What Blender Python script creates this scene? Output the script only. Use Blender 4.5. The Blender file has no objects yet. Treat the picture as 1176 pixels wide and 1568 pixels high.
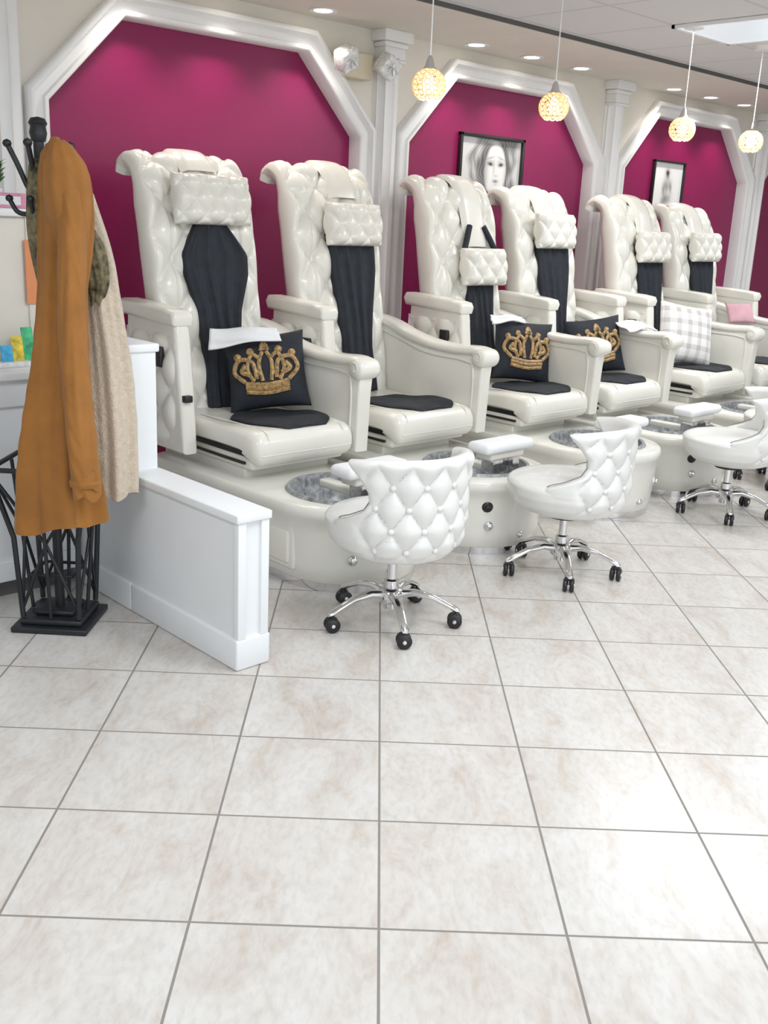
import bpy, math, random
from math import sin, cos, pi, sqrt, radians, exp
from mathutils import Vector, Matrix, Euler
random.seed(7)
S = bpy.context.scene
C = S.collection

# ---------------------------------------------------------------- helpers
def nd(nt, t, **kw):
    n = nt.nodes.new(t)
    for k, v in kw.items():
        setattr(n, k, v)
    return n

def mat(name, col, rough=0.5, metal=0.0, var=0.06, vscale=6.0, bump=0.0, bscale=60.0, emis=None, estr=0.0, coat=0.0, sheen=0.0, spec=0.5, trans=0.0):
    m = bpy.data.materials.new(name); m.use_nodes = True
    nt = m.node_tree; b = nt.nodes['Principled BSDF']
    b.inputs['Roughness'].default_value = rough
    b.inputs['Metallic'].default_value = metal
    b.inputs['Specular IOR Level'].default_value = spec
    b.inputs['Coat Weight'].default_value = coat
    b.inputs['Sheen Weight'].default_value = sheen
    b.inputs['Transmission Weight'].default_value = trans
    tc = nd(nt, 'ShaderNodeTexCoord')
    no = nd(nt, 'ShaderNodeTexNoise'); no.inputs['Scale'].default_value = vscale; no.inputs['Detail'].default_value = 4
    nt.links.new(tc.outputs['Object'], no.inputs['Vector'])
    rp = nd(nt, 'ShaderNodeValToRGB')
    c0 = [max(0, c*(1-var)) for c in col]; c1 = [min(1, c*(1+var)) for c in col]
    rp.color_ramp.elements[0].position = 0.3; rp.color_ramp.elements[1].position = 0.7
    rp.color_ramp.elements[0].color = (*c0, 1); rp.color_ramp.elements[1].color = (*c1, 1)
    nt.links.new(no.outputs['Fac'], rp.inputs['Fac'])
    nt.links.new(rp.outputs['Color'], b.inputs['Base Color'])
    if bump > 0:
        n2 = nd(nt, 'ShaderNodeTexNoise'); n2.inputs['Scale'].default_value = bscale; n2.inputs['Detail'].default_value = 3
        nt.links.new(tc.outputs['Object'], n2.inputs['Vector'])
        bp = nd(nt, 'ShaderNodeBump'); bp.inputs['Strength'].default_value = bump; bp.inputs['Distance'].default_value = 0.01
        nt.links.new(n2.outputs['Fac'], bp.inputs['Height']); nt.links.new(bp.outputs['Normal'], b.inputs['Normal'])
    if emis:
        b.inputs['Emission Color'].default_value = (*emis, 1); b.inputs['Emission Strength'].default_value = estr
    return m

def empty(name, loc=(0, 0, 0), rz=0.0):
    e = bpy.data.objects.new(name, None); e.empty_display_size = 0.1
    e.location = loc; e.rotation_euler = (0, 0, rz); C.objects.link(e); return e

def link(name, me, parent=None, loc=(0, 0, 0), rot=(0, 0, 0)):
    o = bpy.data.objects.new(name, me); C.objects.link(o)
    o.location = loc; o.rotation_euler = rot
    if parent: o.parent = parent
    return o

def fixn(me):
    import bmesh
    bm = bmesh.new(); bm.from_mesh(me); bmesh.ops.recalc_face_normals(bm, faces=bm.faces); bm.to_mesh(me); bm.free()

def mk(name, V, F, mats, fm=None, smooth=True):
    me = bpy.data.meshes.new(name); me.from_pydata([tuple(v) for v in V], [], F)
    if not isinstance(mats, (list, tuple)): mats = [mats]
    for m in mats: me.materials.append(m)
    if fm:
        for p, k in zip(me.polygons, fm): p.material_index = k
    me.validate(); fixn(me)
    for p in me.polygons: p.use_smooth = smooth
    me.update(); return me

def sharp(me, ang=40):
    try: me.set_sharp_from_angle(angle=radians(ang))
    except Exception: pass
    return me

def box_me(name, lo, hi, m, bevel=0.0, seg=3):
    import bmesh
    bm = bmesh.new(); bmesh.ops.create_cube(bm, size=1)
    for v in bm.verts:
        v.co = Vector([(lo[i]+hi[i])/2 + v.co[i]*(hi[i]-lo[i]) for i in range(3)])
    if bevel > 0:
        bevel = min(bevel, 0.49*min(hi[i]-lo[i] for i in range(3)))
        bmesh.ops.bevel(bm, geom=list(bm.edges), offset=bevel, segments=seg, profile=0.5, affect='EDGES')
    me = bpy.data.meshes.new(name); bm.to_mesh(me); bm.free(); me.materials.append(m)
    for p in me.polygons: p.use_smooth = bevel > 0
    return sharp(me, 50)

def join_me(name, mes):
    """join list of (mesh, matrix or None) to a mesh"""
    V, F, fm, sm, mats = [], [], [], [], []
    for it in mes:
        me, M = it if isinstance(it, tuple) else (it, None)
        off = len(V); idx = []
        for mm in me.materials:
            if mm not in mats: mats.append(mm)
            idx.append(mats.index(mm))
        for v in me.vertices: V.append((M @ v.co) if M else v.co.copy())
        for p in me.polygons:
            F.append([off+i for i in p.vertices]); fm.append(idx[p.material_index]); sm.append(p.use_smooth)
    o = bpy.data.meshes.new(name); o.from_pydata(V, [], F)
    for m in mats: o.materials.append(m)
    for p, k, s in zip(o.polygons, fm, sm): p.material_index = k; p.use_smooth = s
    o.update(); return sharp(o, 50)

def grid_faces(nu, nv, cu=False, off=0):
    F = []
    for j in range(nv-1):
        for i in range(nu if cu else nu-1):
            a = off+j*nu+i; b = off+j*nu+(i+1) % nu
            F.append([a, b, b+nu, a+nu])
    return F

def loft(name, rings, m, caps=True, smooth=True):
    n = len(rings[0]); V = [p for r in rings for p in r]
    F = grid_faces(n, len(rings), True)
    if caps:
        F.append(list(range(n))[::-1]); F.append([len(V)-n+i for i in range(n)])
    return sharp(mk(name, V, F, m, smooth=smooth), 60)

def tube(name, pts, r, m, seg=10):
    pts = [Vector(p) for p in pts]; n = len(pts)
    rs = r if isinstance(r, (list, tuple)) else [r]*n
    rings = []; prev = None
    for i in range(n):
        t = (pts[min(i+1, n-1)]-pts[max(i-1, 0)]).normalized()
        if prev is None:
            up = Vector((0, 0, 1)) if abs(t.z) < 0.9 else Vector((1, 0, 0))
            a = t.cross(up).normalized()
        else:
            a = (prev - t*prev.dot(t)).normalized()
        prev = a; b = t.cross(a)
        rings.append([pts[i]+(a*cos(2*pi*k/seg)+b*sin(2*pi*k/seg))*rs[i] for k in range(seg)])
    return loft(name, rings, m)

def revolve(name, prof, m, seg=32, axis='Z', loc=(0, 0, 0)):
    rings = []
    for (r, h) in prof:
        r = max(r, 1e-4)
        ring = []
        for k in range(seg):
            a = 2*pi*k/seg
            if axis == 'Z': p = (r*cos(a), r*sin(a), h)
            elif axis == 'X': p = (h, r*cos(a), r*sin(a))
            else: p = (r*cos(a), h, r*sin(a))
            ring.append((p[0]+loc[0], p[1]+loc[1], p[2]+loc[2]))
        rings.append(ring)
    return loft(name, rings, m)

def bez(P, n=24):
    """catmull-rom through points"""
    P = [Vector(p) for p in P]; Q = [P[0]*2-P[1]]+P+[P[-1]*2-P[-2]]; out = []
    L = len(P)-1
    for k in range(n+1):
        s = k/n*L; i = min(int(s), L-1); t = s-i
        p0, p1, p2, p3 = Q[i], Q[i+1], Q[i+2], Q[i+3]
        out.append(0.5*((2*p1)+(p2-p0)*t+(2*p0-5*p1+4*p2-p3)*t*t+(3*p1-p0-3*p2+p3)*t**3))
    return out

def lerpt(tab, x):
    if x <= tab[0][0]: return tab[0][1]
    for (a, b), (c, d) in zip(tab, tab[1:]):
        if x <= c: return b+(d-b)*(x-a)/(c-a)
    return tab[-1][1]

def puff(x, y, px, py, p=.55):
    a = pi*(x/px+y/py); b = pi*(x/px-y/py)
    return (abs(sin(a))*abs(sin(b)))**p

def cushion(name, w, h, d, m, tuft=None, n=40, pw=3.0, pinch=0.03, amp=0.015):
    """pillow in the XZ plane, front faces -Y, centred"""
    V = []; F = []
    for side in (-1, 1):
        off = len(V)
        for j in range(n+1):
            v = -1+2*j/n
            for i in range(n+1):
                u = -1+2*i/n
                t = max(0, (1-abs(u)**pw)*(1-abs(v)**pw))**0.5
                dd = d/2*t
                if tuft: dd += amp*(puff(u*w/2, v*h/2, tuft[0], tuft[1])-0.6)*min(1, t*1.5)
                x = w/2*u*(1-pinch*(1-v*v)); z = h/2*v*(1-pinch*(1-u*u))
                V.append((x, side*dd, z))
        F += grid_faces(n+1, n+1, off=off)
    me = mk(name, V, F, m)
    import bmesh
    bm = bmesh.new(); bm.from_mesh(me); bmesh.ops.remove_doubles(bm, verts=bm.verts, dist=1e-5)
    bmesh.ops.recalc_face_normals(bm, faces=bm.faces); bm.to_mesh(me); bm.free()
    for p in me.polygons: p.use_smooth = True
    return me

def extr(name, prof, x0, x1, m, bevel=0.0, seg=3):
    """extrude a (y,z) profile along X"""
    import bmesh
    bm = bmesh.new()
    a = [bm.verts.new((x0, p[0], p[1])) for p in prof]; b = [bm.verts.new((x1, p[0], p[1])) for p in prof]
    n = len(prof); f1 = bm.faces.new(a); f2 = bm.faces.new(b[::-1])
    for i in range(n): bm.faces.new((a[i], b[i], b[(i+1) % n], a[(i+1) % n]))
    bmesh.ops.recalc_face_normals(bm, faces=bm.faces)
    if bevel:
        ed = [e for e in bm.edges if abs(e.verts[0].co.x-e.verts[1].co.x) < 1e-6]
        bmesh.ops.bevel(bm, geom=ed, offset=bevel, segments=seg, profile=0.5, affect='EDGES', clamp_overlap=True)
    me = bpy.data.meshes.new(name); bm.to_mesh(me); bm.free(); me.materials.append(m)
    for p in me.polygons: p.use_smooth = True
    return sharp(me, 45)

# ---------------------------------------------------------------- materials
M_cream = mat('cream_wall_paint', (.74, .70, .63), .7, var=.02, bump=.05, bscale=200)
M_mag = mat('magenta_wall_paint', (.225, .004, .072), .42, var=.05, vscale=3, bump=.06, bscale=150)
M_white = mat('white_trim_paint', (.82, .82, .82), .4, var=.015)
M_pony = mat('white_partition_paint', (.80, .82, .84), .5, var=.015)
M_vinyl = mat('cream_vinyl', (.77, .75, .685), .27, var=.03, vscale=4, bump=.08, bscale=300, coat=.25)
M_shell = mat('ivory_gelcoat', (.76, .75, .69), .22, var=.02, coat=.3)
M_stool = mat('pearl_vinyl', (.77, .77, .75), .28, var=.03, bump=.06, bscale=300, coat=.3)
M_black = mat('black_fabric', (.012, .016, .024), .75, var=.3, vscale=20, bump=.15, bscale=120)
M_blk = mat('black_plastic', (.012, .012, .013), .4, var=.2)
M_iron = mat('black_iron', (.012, .014, .018), .45, var=.3, bump=.1)
M_chrome = mat('chrome', (.75, .75, .76), .12, metal=1, var=.03)
M_bowl = mat('marbled_glass_bowl', (.27, .28, .29), .35, var=.5, vscale=45, coat=.15)
M_gold = mat('gold_embroidery', (.38, .24, .10), .5, var=.6, vscale=70)
M_coat = mat('mustard_canvas', (.30, .120, .019), .8, var=.12, vscale=9, bump=.2, bscale=90, sheen=.1)
M_fleece = mat('beige_fleece', (.55, .46, .36), .95, var=.10, vscale=60, bump=.6, bscale=170, sheen=.5)
M_camo = mat('olive_camouflage', (.13, .11, .06), .9, var=.8, vscale=40, bump=.4)
M_lamp = mat('pendant_crystal', (.9, .70, .42), .2, emis=(1, .52, .18), estr=.24)
M_bulb = mat('bulb_glow', (1, .9, .7), .3, emis=(1, .80, .50), estr=6)
M_dl = mat('downlight_glow', (1, 1, 1), .3, emis=(1, .93, .82), estr=6)
M_tr = mat('troffer_glow', (.8, .9, 1), .3, emis=(.80, .93, 1), estr=.35)
M_towel = mat('white_towel', (.82, .83, .85), .9, var=.03, bump=.2, bscale=200)
M_dark = mat('dark_line', (.10, .10, .10), .6)
M_pipe = mat('piping_grey', (.22, .21, .20), .5)
M_beige = mat('beige_plastic', (.62, .56, .42), .5)
M_glass = mat('lens_plastic', (.75, .76, .76), .12, var=.2, vscale=50, coat=.6)
M_pink = mat('pink_cloth', (.62, .36, .40), .9, var=.1, vscale=12)

def floor_mat():
    m = bpy.data.materials.new('ceramic_floor_tile'); m.use_nodes = True
    nt = m.node_tree; L = nt.links; b = nt.nodes['Principled BSDF']
    tc = nd(nt, 'ShaderNodeTexCoord'); mp = nd(nt, 'ShaderNodeMapping'); mp.vector_type = 'POINT'
    az = radians(46.74); ox, oy = 1.304, 1.301; s = .4063
    rx = ox*cos(-az)-oy*sin(-az); ry = ox*sin(-az)+oy*cos(-az)
    mp.inputs['Rotation'].default_value = (0, 0, -az)
    mp.inputs['Location'].default_value = (-rx/s+100, -ry/s+100, 0)
    mp.inputs['Scale'].default_value = (1/s, 1/s, 1/s)
    L.new(tc.outputs['Object'], mp.inputs['Vector'])
    sp = nd(nt, 'ShaderNodeSeparateXYZ'); L.new(mp.outputs[0], sp.inputs[0])
    ds = []; fl = []
    for ax in 'XY':
        fr = nd(nt, 'ShaderNodeMath', operation='FRACT'); L.new(sp.outputs[ax], fr.inputs[0])
        sb = nd(nt, 'ShaderNodeMath', operation='SUBTRACT'); L.new(fr.outputs[0], sb.inputs[0]); sb.inputs[1].default_value = .5
        ab = nd(nt, 'ShaderNodeMath', operation='ABSOLUTE'); L.new(sb.outputs[0], ab.inputs[0]); ds.append(ab)
        f = nd(nt, 'ShaderNodeMath', operation='FLOOR'); L.new(sp.outputs[ax], f.inputs[0]); fl.append(f)
    mx = nd(nt, 'ShaderNodeMath', operation='MAXIMUM'); L.new(ds[0].outputs[0], mx.inputs[0]); L.new(ds[1].outputs[0], mx.inputs[1])
    mr = nd(nt, 'ShaderNodeMapRange'); mr.inputs[1].default_value = .4908; mr.inputs[2].default_value = .4945; L.new(mx.outputs[0], mr.inputs[0])
    cb = nd(nt, 'ShaderNodeCombineXYZ'); L.new(fl[0].outputs[0], cb.inputs[0]); L.new(fl[1].outputs[0], cb.inputs[1])
    wn = nd(nt, 'ShaderNodeTexWhiteNoise'); wn.noise_dimensions = '3D'; L.new(cb.outputs[0], wn.inputs['Vector'])
    sc = nd(nt, 'ShaderNodeVectorMath', operation='SCALE'); sc.inputs['Scale'].default_value = 30; L.new(wn.outputs['Color'], sc.inputs[0])
    ad = nd(nt, 'ShaderNodeVectorMath', operation='ADD'); L.new(mp.outputs[0], ad.inputs[0]); L.new(sc.outputs[0], ad.inputs[1])
    m2 = nd(nt, 'ShaderNodeMapping'); m2.inputs['Rotation'].default_value = (0, 0, .5); m2.inputs['Scale'].default_value = (1, 2.1, 1); L.new(ad.outputs[0], m2.inputs['Vector'])
    n1 = nd(nt, 'ShaderNodeTexNoise'); n1.inputs['Scale'].default_value = 1.5; n1.inputs['Detail'].default_value = 10; n1.inputs['Roughness'].default_value = .68; n1.inputs['Distortion'].default_value = .8
    L.new(m2.outputs[0], n1.inputs['Vector'])
    r1 = nd(nt, 'ShaderNodeValToRGB'); e = r1.color_ramp.elements
    e[0].position = .33; e[0].color = (.53, .47, .42, 1); e[1].position = .64; e[1].color = (.645, .63, .61, 1)
    x = r1.color_ramp.elements.new(.48); x.color = (.60, .57, .54, 1)
    L.new(n1.outputs['Fac'], r1.inputs['Fac'])
    n2 = nd(nt, 'ShaderNodeTexNoise'); n2.inputs['Scale'].default_value = 12; n2.inputs['Detail'].default_value = 6; L.new(m2.outputs[0], n2.inputs['Vector'])
    r2 = nd(nt, 'ShaderNodeValToRGB'); r2.color_ramp.elements[0].position = .32; r2.color_ramp.elements[0].color = (.91, .90, .89, 1); r2.color_ramp.elements[1].position = .55; r2.color_ramp.elements[1].color = (1, 1, 1, 1)
    L.new(n2.outputs['Fac'], r2.inputs['Fac'])
    mu = nd(nt, 'ShaderNodeMix', data_type='RGBA', blend_type='MULTIPLY'); mu.inputs['Factor'].default_value = 1
    L.new(r1.outputs[0], mu.inputs['A']); L.new(r2.outputs[0], mu.inputs['B'])
    mg = nd(nt, 'ShaderNodeMix', data_type='RGBA'); L.new(mr.outputs[0], mg.inputs['Factor']); L.new(mu.outputs['Result'], mg.inputs['A']); mg.inputs['B'].default_value = (.24, .22, .20, 1)
    L.new(mg.outputs['Result'], b.inputs['Base Color'])
    rr = nd(nt, 'ShaderNodeMapRange'); rr.inputs[3].default_value = .26; rr.inputs[4].default_value = .85; L.new(mr.outputs[0], rr.inputs[0]); L.new(rr.outputs[0], b.inputs['Roughness'])
    inv = nd(nt, 'ShaderNodeMath', operation='SUBTRACT'); inv.inputs[0].default_value = 1; L.new(mr.outputs[0], inv.inputs[1])
    bp = nd(nt, 'ShaderNodeBump'); bp.inputs['Strength'].default_value = .5; bp.inputs['Distance'].default_value = .002; L.new(inv.outputs[0], bp.inputs['Height']); L.new(bp.outputs[0], b.inputs['Normal'])
    return m

def ceil_mat():
    m = bpy.data.materials.new('acoustic_ceiling_tile'); m.use_nodes = True
    nt = m.node_tree; L = nt.links; b = nt.nodes['Principled BSDF']; b.inputs['Roughness'].default_value = .85
    tc = nd(nt, 'ShaderNodeTexCoord'); mp = nd(nt, 'ShaderNodeMapping'); mp.inputs['Scale'].default_value = (1/.6, 1/.6, 1)
    mp.inputs['Location'].default_value = (-5.2/.6+20, -3.3/.6+20, 0); L.new(tc.outputs['Object'], mp.inputs[0])
    sp = nd(nt, 'ShaderNodeSeparateXYZ'); L.new(mp.outputs[0], sp.inputs[0]); ds = []
    for ax in 'XY':
        fr = nd(nt, 'ShaderNodeMath', operation='FRACT'); L.new(sp.outputs[ax], fr.inputs[0])
        sb = nd(nt, 'ShaderNodeMath', operation='SUBTRACT'); L.new(fr.outputs[0], sb.inputs[0]); sb.inputs[1].default_value = .5
        ab = nd(nt, 'ShaderNodeMath', operation='ABSOLUTE'); L.new(sb.outputs[0], ab.inputs[0]); ds.append(ab)
    mx = nd(nt, 'ShaderNodeMath', operation='MAXIMUM'); L.new(ds[0].outputs[0], mx.inputs[0]); L.new(ds[1].outputs[0], mx.inputs[1])
    gt = nd(nt, 'ShaderNodeMath', operation='GREATER_THAN'); L.new(mx.outputs[0], gt.inputs[0]); gt.inputs[1].default_value = .482
    mg = nd(nt, 'ShaderNodeMix', data_type='RGBA'); L.new(gt.outputs[0], mg.inputs['Factor'])
    mg.inputs['A'].default_value = (.69, .69, .70, 1); mg.inputs['B'].default_value = (.58, .575, .58, 1)
    L.new(mg.outputs['Result'], b.inputs['Base Color'])
    return m

def plaid_mat():
    m = bpy.data.materials.new('white_plaid_fabric'); m.use_nodes = True
    nt = m.node_tree; L = nt.links; b = nt.nodes['Principled BSDF']; b.inputs['Roughness'].default_value = .9
    tc = nd(nt, 'ShaderNodeTexCoord'); sp = nd(nt, 'ShaderNodeSeparateXYZ'); L.new(tc.outputs['Object'], sp.inputs[0]); o = []
    for ax in 'XZ':
        a = nd(nt, 'ShaderNodeMath', operation='MULTIPLY'); L.new(sp.outputs[ax], a.inputs[0]); a.inputs[1].default_value = 12
        f = nd(nt, 'ShaderNodeMath', operation='FRACT'); L.new(a.outputs[0], f.inputs[0])
        g = nd(nt, 'ShaderNodeMath', operation='GREATER_THAN'); L.new(f.outputs[0], g.inputs[0]); g.inputs[1].default_value = .6; o.append(g)
    ad = nd(nt, 'ShaderNodeMath', operation='ADD'); L.new(o[0].outputs[0], ad.inputs[0]); L.new(o[1].outputs[0], ad.inputs[1])
    r = nd(nt, 'ShaderNodeMapRange'); r.inputs[2].default_value = 2; L.new(ad.outputs[0], r.inputs[0])
    mg = nd(nt, 'ShaderNodeMix', data_type='RGBA'); L.new(r.outputs[0], mg.inputs['Factor'])
    mg.inputs['A'].default_value = (.82, .80, .78, 1); mg.inputs['B'].default_value = (.50, .48, .47, 1); L.new(mg.outputs['Result'], b.inputs['Base Color'])
    return m
M_plaid = plaid_mat()

# ---------------------------------------------------------------- room shell
YW = 4.75; ZC = 2.52
X0, X1, YB = -4.0, 11.0, -4.5
link('floor', box_me('floor', (X0, YB, -.1), (X1, YW+.15, 0), floor_mat()))
link('ceiling', box_me('ceiling', (X0, YB, ZC+.02), (X1, 3.95, ZC+.12), ceil_mat()))
link('ceiling_soffit', box_me('soffit', (X0, 3.95, ZC), (X1, YW+.15, ZC+.12), M_cream))
link('trim_1', box_me('ceiling_edge', (X0, 3.938, ZC-.002), (X1, 3.953, ZC+.02), M_dark))
link('wall_right', box_me('wall_right', (X1-.1, YB, 0), (X1, YW, ZC), M_cream))

arches = [-1.40, .94, 3.27, 5.61, 7.95, 10.29]   # centres
HW = 1.0; HT = .585; ZS = 1.948; ZT = 2.39
V = []; F = []
def wp(x, z): V.append((x, YW, z)); return len(V)-1
xe = [X0] + [(a+b)/2 for a, b in zip(arches, arches[1:])] + [X1]
for k, a in enumerate(arches):
    if k == 1 or k == 0:   # plain cream wall behind the desk zone
        F.append([wp(xe[k], 0), wp(xe[k+1], 0), wp(xe[k+1], ZC), wp(xe[k], ZC)]); continue
    l, r = a-HW, a+HW; tl, tr = a-HT, a+HT
    F.append([wp(xe[k], 0), wp(l, 0), wp(l, ZS), wp(xe[k], ZS)])
    F.append([wp(r, 0), wp(xe[k+1], 0), wp(xe[k+1], ZS), wp(r, ZS)] if xe[k+1] > r else [wp(r, 0), wp(r+.01, 0), wp(r+.01, ZS), wp(r, ZS)])
    F.append([wp(xe[k], ZS), wp(l, ZS), wp(tl, ZT), wp(tl, ZC), wp(xe[k], ZC)])
    F.append([wp(tl, ZT), wp(tr, ZT), wp(tr, ZC), wp(tl, ZC)])
    F.append([wp(r, ZS), wp(max(xe[k+1], r+.01), ZS), wp(max(xe[k+1], r+.01), ZC), wp(tr, ZC), wp(tr, ZT)])
me = mk('wall_back', V, F, M_cream, smooth=False)
wb = link('wall_back', me)
sd = wb.modifiers.new('th', 'SOLIDIFY'); sd.thickness = .05; sd.offset = 0
wb.location = (0, .025, 0)
link('wall_back_niche', box_me('niche', (1.95, YW+.06, 0), (X1, YW+.15, ZC), M_mag))

def moulding(path, prof):
    n = len(path); P = [Vector(p) for p in path]; rings = []
    for i in range(n):
        d0 = (P[i]-P[i-1]).normalized() if i > 0 else (P[1]-P[0]).normalized()
        d1 = (P[i+1]-P[i]).normalized() if i < n-1 else d0
        n0 = Vector((-d0.y, d0.x)); n1 = Vector((-d1.y, d1.x)); m = (n0+n1).normalized(); m = m/max(.3, m.dot(n0))
        rings.append([(P[i].x+m.x*o, YW-dd, P[i].y+m.y*o) for o, dd in prof])
    return loft('moulding', rings, M_white, smooth=False)
prof = [(-.055, -.06), (-.055, .03), (-.045, .045), (-.03, .045), (-.022, .03), (.012, .03), (.02, .045), (.028, .062), (.05, .062), (.058, .05), (.058, 0), (0, -.01)]
for k, a in enumerate(arches[2:5]):
    me = moulding([(a-HW-.02, 0), (a-HW-.02, ZS), (a-HT, ZT), (a+HT, ZT), (a+HW+.02, ZS), (a+HW+.02, 0)], prof)
    link('trim_%d' % (k+2), me)

def pilaster():
    parts = []
    rings = []; R = .078
    for z in (0.16, 2.36):
        ring = []
        for i in range(91):
            a = -pi/2+pi*i/90
            r = R*(1-.13*abs(sin(a*4.5))**.6)
            ring.append((r*sin(a), -r*cos(a)-.012, z))
        ring.append((R, .0, z)); ring.insert(0, (-R, 0, z))
        rings.append(ring)
    parts.append(loft('shaft', rings, M_white, smooth=False))
    for (w, d, z0, z1, bv) in [(.115, .125, 0, .14, .004), (.10, .11, .14, .17, .012), (.088, .096, 2.35, 2.37, .008), (.082, .092, 2.37, 2.43, .003), (.095, .105, 2.43, 2.46, .012), (.115, .125, 2.46, 2.52, .004)]:
        parts.append(box_me('b', (-w, -d, z0), (w, 0, z1), M_white, bv))
    return join_me('pilaster', parts)
pm = pilaster()
for x in (2.10, 4.44, 6.78, 9.12):
    link('pilaster', pm, loc=(x, YW, 0))
link('baseboard_back', box_me('bb', (X0, YW-.015, 0), (2.2, YW, .1), M_white, .004))

# pony wall / partition
e = empty('partition_wall', (1.875, 2.53, 0))
parts = [box_me('a', (-.057, .01, 0), (.057, .68, .515), M_pony), box_me('a', (-.07, -.005, .51), (.07, .69, .54), M_pony, .006),
         box_me('a', (-.057, .68, 0), (.057, 2.2, .975), M_pony), box_me('a', (-.07, .672, .97), (.07, 2.2, 1.0), M_pony, .006),
         box_me('a', (-.069, -.002, 0), (.069, .68, .11), M_pony, .008), box_me('a', (-.069, .68, 0), (.069, 2.2, .11), M_pony, .008),
         box_me('a', (-.062, 0, .10), (-.03, .03, .515), M_pony, .003), box_me('a', (.03, 0, .10), (.062, .03, .515), M_pony, .003)]
link('panel', join_me('panel', parts), e)

# ---------------------------------------------------------------- pedicure chairs (local y = world y - 3.6)
OY = 3.6
def Y(v): return v-OY
FR = bez([(0, Y(3.99), .46), (0, Y(4.03), .7), (0, Y(4.075), .95), (0, Y(4.12), 1.2), (0, Y(4.15), 1.36), (0, Y(4.185), 1.49), (0, Y(4.225), 1.59), (0, Y(4.29), 1.665), (0, Y(4.385), 1.695), (0, Y(4.455), 1.665), (0, Y(4.48), 1.61)], 150)
def backrest():
    w = .30; rings = []; n = len(FR); s = 0
    for j, p in enumerate(FR):
        t = (FR[min(j+1, n-1)]-FR[max(j-1, 0)]).normalized()
        N = Vector((0, -t.z, t.y))   # outward (front)
        if j: s += (FR[j]-FR[j-1]).length
        k = j/(n-1)
        th = lerpt([(0, .17), (.5, .15), (.66, .11), (.8, .08), (1, .07)], k)
        ww = w*lerpt([(0, .93), (.35, 1.0), (.8, 1.0), (1, .98)], k)
        r = min(.05, th*.48); ring = []
        endf = min(1, (1-k)/.06)
        for i in range(91):
            x = -ww+2*ww*i/90
            e = max(0, (abs(x)-(ww-r))/r); nn = -r*(1-sqrt(max(0, 1-e*e)))
            ed = min(1, (ww-abs(x))/.05)
            am = .042
            nn += am*(puff(x, s-.03, .20, .25, .42)-.75)*ed*endf
            nn -= .012*exp(-((abs(x)-.185)/.008)**2)*endf
            ring.append(p+Vector((x, 0, 0))+N*nn)
        for i in range(31):
            x = ww-2*ww*i/30
            e = max(0, (abs(x)-(ww-r))/r); nn = -th+r*(1-sqrt(max(0, 1-e*e)))
            ring.append(p+Vector((x, 0, 0))+N*nn)
        rings.append(ring)
    return loft('backrest', rings, M_vinyl)
ME_back = backrest()

def front_at(z, off=0.0):
    for a, b in zip(FR, FR[1:]):
        if a.z <= z <= b.z:
            t = (z-a.z)/(b.z-a.z); p = a.lerp(b, t); return p.y-off
    return FR[0].y-off

def tub():
    N = 96; cy = Y(3.10); hw = .34; yb = Y(4.12)-cy
    def outline(sc, z):
        ring = []
        for k in range(N):
            a = 2*pi*k/N; dx, dy = cos(a), sin(a)
            if dy <= 0: r = .34
            else: r = min(hw/max(1e-6, abs(dx)), yb/max(1e-6, dy))
            ring.append((dx*r*sc, cy+dy*r*(sc if dy <= 0 else 1), z))
        return ring
    def circ(r, z): return [(r*cos(2*pi*k/N), cy+r*sin(2*pi*k/N)*1.0, z) for k in range(N)]
    rings = [outline(.90, 0), outline(.90, .035), outline(.915, .04), outline(.93, .10), outline(.955, .24), outline(.965, .29), outline(1.0, .305), outline(1.01, .325), outline(1.0, .345), outline(.97, .355),
             circ(.262, .357), circ(.252, .37), circ(.238, .368), circ(.23, .345), circ(.21, .26), circ(.14, .20), circ(.03, .19)]
    V = [p for r in rings for p in r]; F = grid_faces(N, len(rings), True); fm = []
    for j in range(len(rings)-1):
        for i in range(N): fm.append(1 if j < 1 else (2 if j >= 10 else 0))
    F.append(list(range(N))); fm.append(1); F.append([len(V)-N+i for i in range(N)]); fm.append(2)
    return sharp(mk('foot_tub', V, F, [M_shell, M_chrome, M_bowl], fm), 45)
ME_tub = tub()

def knobs():
    P = []
    cy = Y(3.10)
    for (ang, z, r, m) in [(-128, .235, .026, M_blk), (-126, .145, .022, M_chrome), (-60, .17, .022, M_chrome), (-95, .09, .016, M_chrome)]:
        a = radians(ang); me = revolve('k', [(0, -.02), (r, -.02), (r, .006), (r*.8, .012), (r*.45, .014), (r*.4, .022), (0, .024)], m, 20)
        d = Vector((cos(a), sin(a), 0)); R = d.to_track_quat('Z', 'Y').to_matrix().to_4x4()
        P.append((me, Matrix.Translation(Vector((0, cy, z))+d*.318) @ R))
    for s in (-1, 1):
        P.append((box_me('p', (s*.313-.012, Y(3.05), .07), (s*.313+.012, Y(3.26), .26), M_shell, .02), None))
        P.append((box_me('p', (s*.323-.012, Y(3.075), .095), (s*.323+.010, Y(3.235), .235), M_vinyl, .02), None))
    return join_me('valves_and_panels', P)
ME_knob = knobs()

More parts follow.
